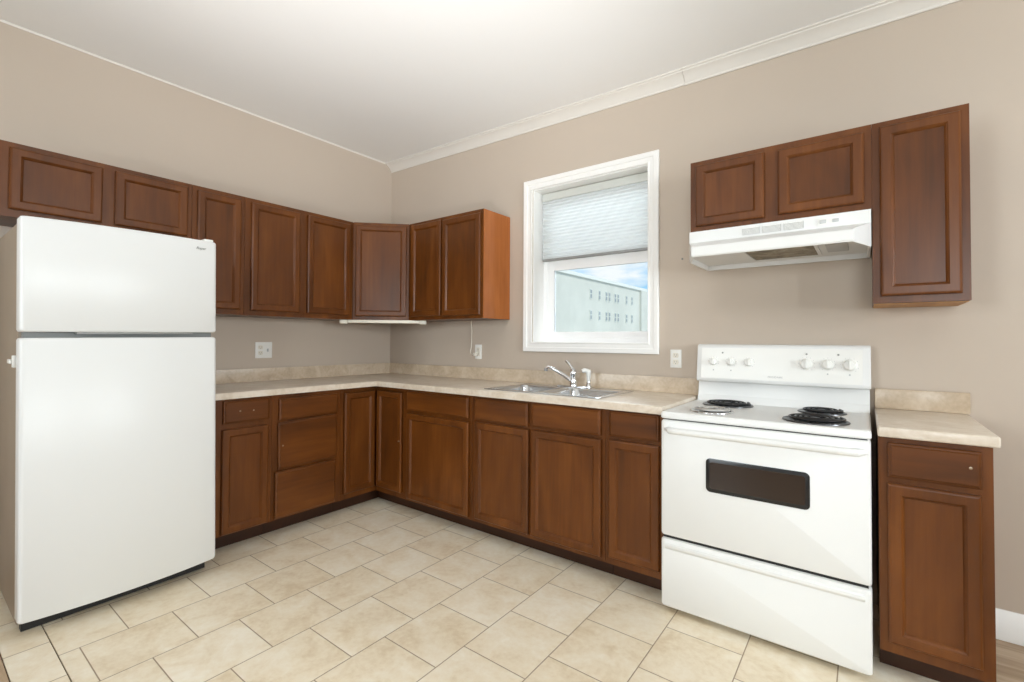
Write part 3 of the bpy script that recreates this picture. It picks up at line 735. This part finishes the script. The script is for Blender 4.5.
# outer shell: plan outline steps from the top band out to the chamfered lip
def hl(z, yfr, cham, bx=0.0, yb=-0.004):
    ych = -0.33 if cham > 0 else yfr
    return [(hx0+bx, yb, z), (hx0+bx, ych+0.0, z), (hx0+cham+bx, yfr, z), (hx1-cham-bx, yfr, z), (hx1-bx, ych, z), (hx1-bx, yb, z)]
bm = B()
e = 0.0001
loops(bm, [hl(zt, -0.331, e), hl(1.716, -0.333, e), hl(1.668, -0.492, 0.056), hl(1.662, -0.500, 0.058), hl(1.622, -0.502, 0.058), hl(zb, -0.498, 0.058, 0.002), hl(zb+0.001, -0.488, 0.054, 0.012, -0.016), hl(1.645, -0.484, 0.054, 0.014, -0.018)], True, False)
obj('shell', bm, M['enamel'], HD, smooth=False)
bm = B(); U = [(hx0+0.014, -0.018), (hx0+0.014, -0.33), (hx0+0.068, -0.484), (hx1-0.068, -0.484), (hx1-0.014, -0.33), (hx1-0.014, -0.018)]
prism(bm, U, 1.6390, 1.6430, 'z'); obj('underside_panel', bm, M['enamel'], HD, smooth=False)
t = NT('greasy_filter_mesh'); ck = t.noise(t.obj((1, 1, 1)), 14, 5, 0.7, 1.0)
t.set(Base_Color=t.ramp(ck, [(0.35, srgb(92, 84, 70)), (0.5, srgb(140, 128, 106)), (0.68, srgb(176, 166, 146))]), Roughness=0.5, Metallic=0.3); t.bump(t.noise(t.obj((1, 1, 1)), 260, 2), 0.8, 0.003); M['filter'] = t.m
fl = obj('grease_filter', box(B(), 3.052, 3.318, -0.400, -0.110, 1.6345, 1.6385, 0.001), M['filter'], HD)
bm = plate(B(), [3.036, 3.050, 3.320, 3.334], [-0.412, -0.400, -0.110, -0.094], 1.6325, 1.6388, 'z', lambda p, q: 3.050 < p < 3.320 and -0.400 < q < -0.110)
obj('filter_frame', bm, M['enamel'], fl)
obj('light_lens', box(B(), 3.36, 3.44, -0.36, -0.16, 1.6335, 1.6388, 0.002), M['lgrey'], HD)
# louvred vents and switch panel on the top band
for x0, x1 in ((3.030, 3.104), (3.115, 3.192), (3.203, 3.280)):
    v = obj('vent', box(B(), x0, x1, -0.3345, -0.3325, 1.726, 1.757), M['grey'], HD, smooth=False)
    bm = B()
    for q in range(6):
        z = 1.7275+q*0.0052; box(bm, x0+0.001, x1-0.001, -0.3365, -0.3346, z, z+0.0028)
    obj('louvres', bm, M['plastic'], v, smooth=False)
sw = obj('switch_panel', box(B(), 3.332, 3.422, -0.3345, -0.3325, 1.728, 1.757, 0.0006), M['plastic'], HD)
for x in (3.352, 3.398): obj('rocker_switch', box(B(), x-0.012, x+0.012, -0.3385, -0.3346, 1.735, 1.750, 0.001), M['lgrey'], sw)

# ------------------------------------------------------------------ refrigerator
FRL = (0.42, -2.092, 0.006)
FR = thing('refrigerator', 'tall white top-freezer refrigerator at the left', 'refrigerator', FRL)
y0, y1 = -2.448, -1.732
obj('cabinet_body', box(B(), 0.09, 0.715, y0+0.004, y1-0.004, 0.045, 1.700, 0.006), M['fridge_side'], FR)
def door_plan(n=22, bow=0.030, xe=0.792):
    P = [(0.722, y0), ]; r = 0.016
    for k in range(5):
        an = k/4*PI/2; P.append((xe-r+r*math.sin(an), y0+r-r*math.cos(an)))
    for k in range(1, n):
        tt = k/n; y = (y0+r)+(y1-y0-2*r)*tt; s = 2*tt-1; P.append((xe+bow*(1-s*s), y))
    for k in range(5):
        an = k/4*PI/2; P.append((xe-r+r*math.cos(an), y1-r+r*math.sin(an)))
    P.append((0.722, y1)); return P
DP = door_plan()
def fdoor(z0, z1, name):
    bm = B()
    cxm, cym = 0.755, (y0+y1)/2
    def sc(i): return [(p[0]-(i if p[0] > 0.73 else 0), p[1]+(i if p[1] < cym-0.3 and (p[1]-y0) < 0.02 else (-i if (y1-p[1]) < 0.02 else 0))) for p in DP]
    ls = []
    for i, z in ((0.010, z0), (0.004, z0+0.002), (0.0, z0+0.009), (0.0, z1-0.009), (0.004, z1-0.002), (0.010, z1)):
        ls.append([(x, y, z) for x, y in sc(i)])
    loops(bm, ls); return obj(name, bm, M['fridge'], FR)
FZ = fdoor(1.246, 1.717, 'freezer_door')
FD = fdoor(0.072, 1.222, 'refrigerator_door')
obj('door_gasket', box(B(), 0.716, 0.760, y0+0.015, y1-0.015, 1.2225, 1.2455), M['gasket'], FR)
bm = B(); prism(bm, [(p[0]-0.012, p[1]) for p in DP[10:-8]] + [(0.765, DP[-9][1]), (0.765, DP[10][1])], 1.2375, 1.2455, 'z'); obj('finger_grip', bm, M['grey'], FZ)
obj('hinge_cover', box(B(), 0.70, 0.780, y1-0.055, y1-0.012, 1.7175, 1.729, 0.004), M['plastic'], FR)
bm = B(); box(bm, 0.690, 0.714, y0-0.010, y0+0.0035, 1.100, 1.150, 0.003); box(bm, 0.645, 0.704, y0-0.018, y0-0.0103, 1.116, 1.134, 0.003); obj('side_catch', bm, M['plastic'], FR)
obj('base_shadow_grille', box(B(), 0.66, 0.70, y0+0.02, y1-0.02, 0.006, 0.0445), M['dark'], FR)  # grille set forward and dark to double as the shadow under the door
for x in (0.14, 0.62):
    for y in (y0+0.05, y1-0.05): obj('foot', lathe(B(), [(0.02, 0.0022), (0.02, 0.012), (0.012, 0.014), (0.012, 0.0445)], (x, y, 0), 14), M['dark'], FR)
TL = Matrix.Translation((0.8075, -1.811, 1.673)) @ Matrix.Rotation(PI/2 + 0.115, 4, 'Z') @ Matrix.Rotation(PI/2, 4, 'X')
text_part('logo', 'Roper', 0.018, TL, M['gasket'], FZ, 0.35)
FR.rotation_euler = (0.013, 0, 0)

# ------------------------------------------------------------------ small things on the walls
def faceplate(name, label, Mx, w, h, kinds, group):
    o = thing(name, label, 'outlet', Mx.to_translation(), group)
    obj('cover_plate', box(B(), -w/2, w/2, -0.006, -0.0004, -h/2, h/2, 0.002), M['plastic'], o, Mx)
    for cx, kd in kinds:
        if kd == 'duplex':
            for dz in (-0.020, 0.020):
                r = obj('receptacle', prism(B(), rr(cx-0.016, cx+0.016, dz-0.014, dz+0.014, 0.008, 4), -0.0085, -0.0061, 'y'), M['ivory'], o, Mx)
                bm = B(); box(bm, cx-0.0075, cx-0.0055, -0.0092, -0.0086, dz-0.002, dz+0.007); box(bm, cx+0.0055, cx+0.0075, -0.0092, -0.0086, dz-0.002, dz+0.007)
                lathe(bm, [(0.0026, 0.0086), (0.0026, 0.0092)], (cx, 0, dz-0.008), 10, 'y')
                obj('slots', bm, M['grey'], r, Mx)
        elif kd == 'switch':
            obj('toggle', box(B(), cx-0.005, cx+0.005, -0.016, -0.0061, -0.011, 0.011, 0.002), M['lgrey'], o, Mx)
        else:
            r = obj('receptacle', prism(B(), rr(cx-0.017, cx+0.017, -0.033, 0.033, 0.004, 3), -0.0080, -0.0061, 'y'), M['ivory'], o, Mx)
            bm = B()
            for dz in (-0.018, 0.018): box(bm, cx-0.007, cx-0.005, -0.0088, -0.0081, dz-0.006, dz+0.006); box(bm, cx+0.005, cx+0.007, -0.0088, -0.0081, dz-0.006, dz+0.006)
            obj('slots', bm, M['grey'], r, Mx)
    return o
faceplate('outlet_plate', 'white double wall plate with outlet and switch on the left wall', Matrix.Translation((0, -1.138, 1.138)) @ ROTL, 0.118, 0.116, [(-0.024, 'duplex'), (0.026, 'switch')], 'wall outlets')
faceplate('outlet_plate', 'ivory wall outlet under the cabinet left of the window', Matrix.Translation((1.080, 0, 1.128)), 0.066, 0.112, [(0, 'decor')], 'wall outlets')
faceplate('outlet_plate', 'white wall outlet between the window and the stove', Matrix.Translation((2.610, 0, 1.116)), 0.064, 0.106, [(0, 'duplex')], 'wall outlets')
# under-cabinet light, cord and plug
LB = thing('under_cabinet_light', 'slim white light bar mounted under the corner wall cabinet', 'light', (0.48, -0.48, 1.35))
TB = Matrix.Translation((0.268, -0.692, 0)) @ Matrix.Rotation(PI/4, 4, 'Z'); LL = 0.655
obj('bar', box(B(), 0.055, LL-0.055, -0.012, 0.022, 1.347, 1.3705, 0.003), M['ivory'], LB, TB)
for q in (0.0, LL-0.054): obj('end_cap', box(B(), q, q+0.054, -0.018, 0.028, 1.340, 1.3708, 0.004), M['ivory'], LB, TB)
PC = thing('plug_cord', 'white cord hanging from the wall cabinet to the outlet', 'cord', (1.015, -0.012, 1.10))
pts = [(1.030, -0.03, 1.370), (1.018, -0.02, 1.355), (1.017, -0.012, 1.30), (1.014, -0.010, 1.22), (1.010, -0.010, 1.165), (1.005, -0.012, 1.135), (1.012, -0.018, 1.112), (1.030, -0.022, 1.106), (1.048, -0.024, 1.108)]
sm = []
for i in range(len(pts)-1):
    p0, p1, p2, p3 = (Vector(pts[max(0, min(len(pts)-1, i+j))]) for j in (-1, 0, 1, 2))
    for k in range(5):
        t_ = k/5; sm.append(0.5*((2*p1)+(p2-p0)*t_+(2*p0-5*p1+4*p2-p3)*t_*t_+(3*p1-p0-3*p2+p3)*t_**3))
sm.append(Vector(pts[-1]))
obj('cable', tube(B(), sm, 0.0035, 8), M['ivory'], PC)
obj('plug', box(B(), 1.049, 1.079, -0.034, -0.0095, 1.095, 1.120, 0.004), M['ivory'], PC)
NL = thing('wall_nail', 'small dark nail head in the wall left of the range hood', 'nail', (2.648, -0.004, 1.698))
obj('head', lathe(B(), [(0.002, 0.0005), (0.002, 0.004), (0.006, 0.0045), (0.005, 0.006)], (2.648, 0, 1.698), 12, 'y'), M['gasket'], NL)
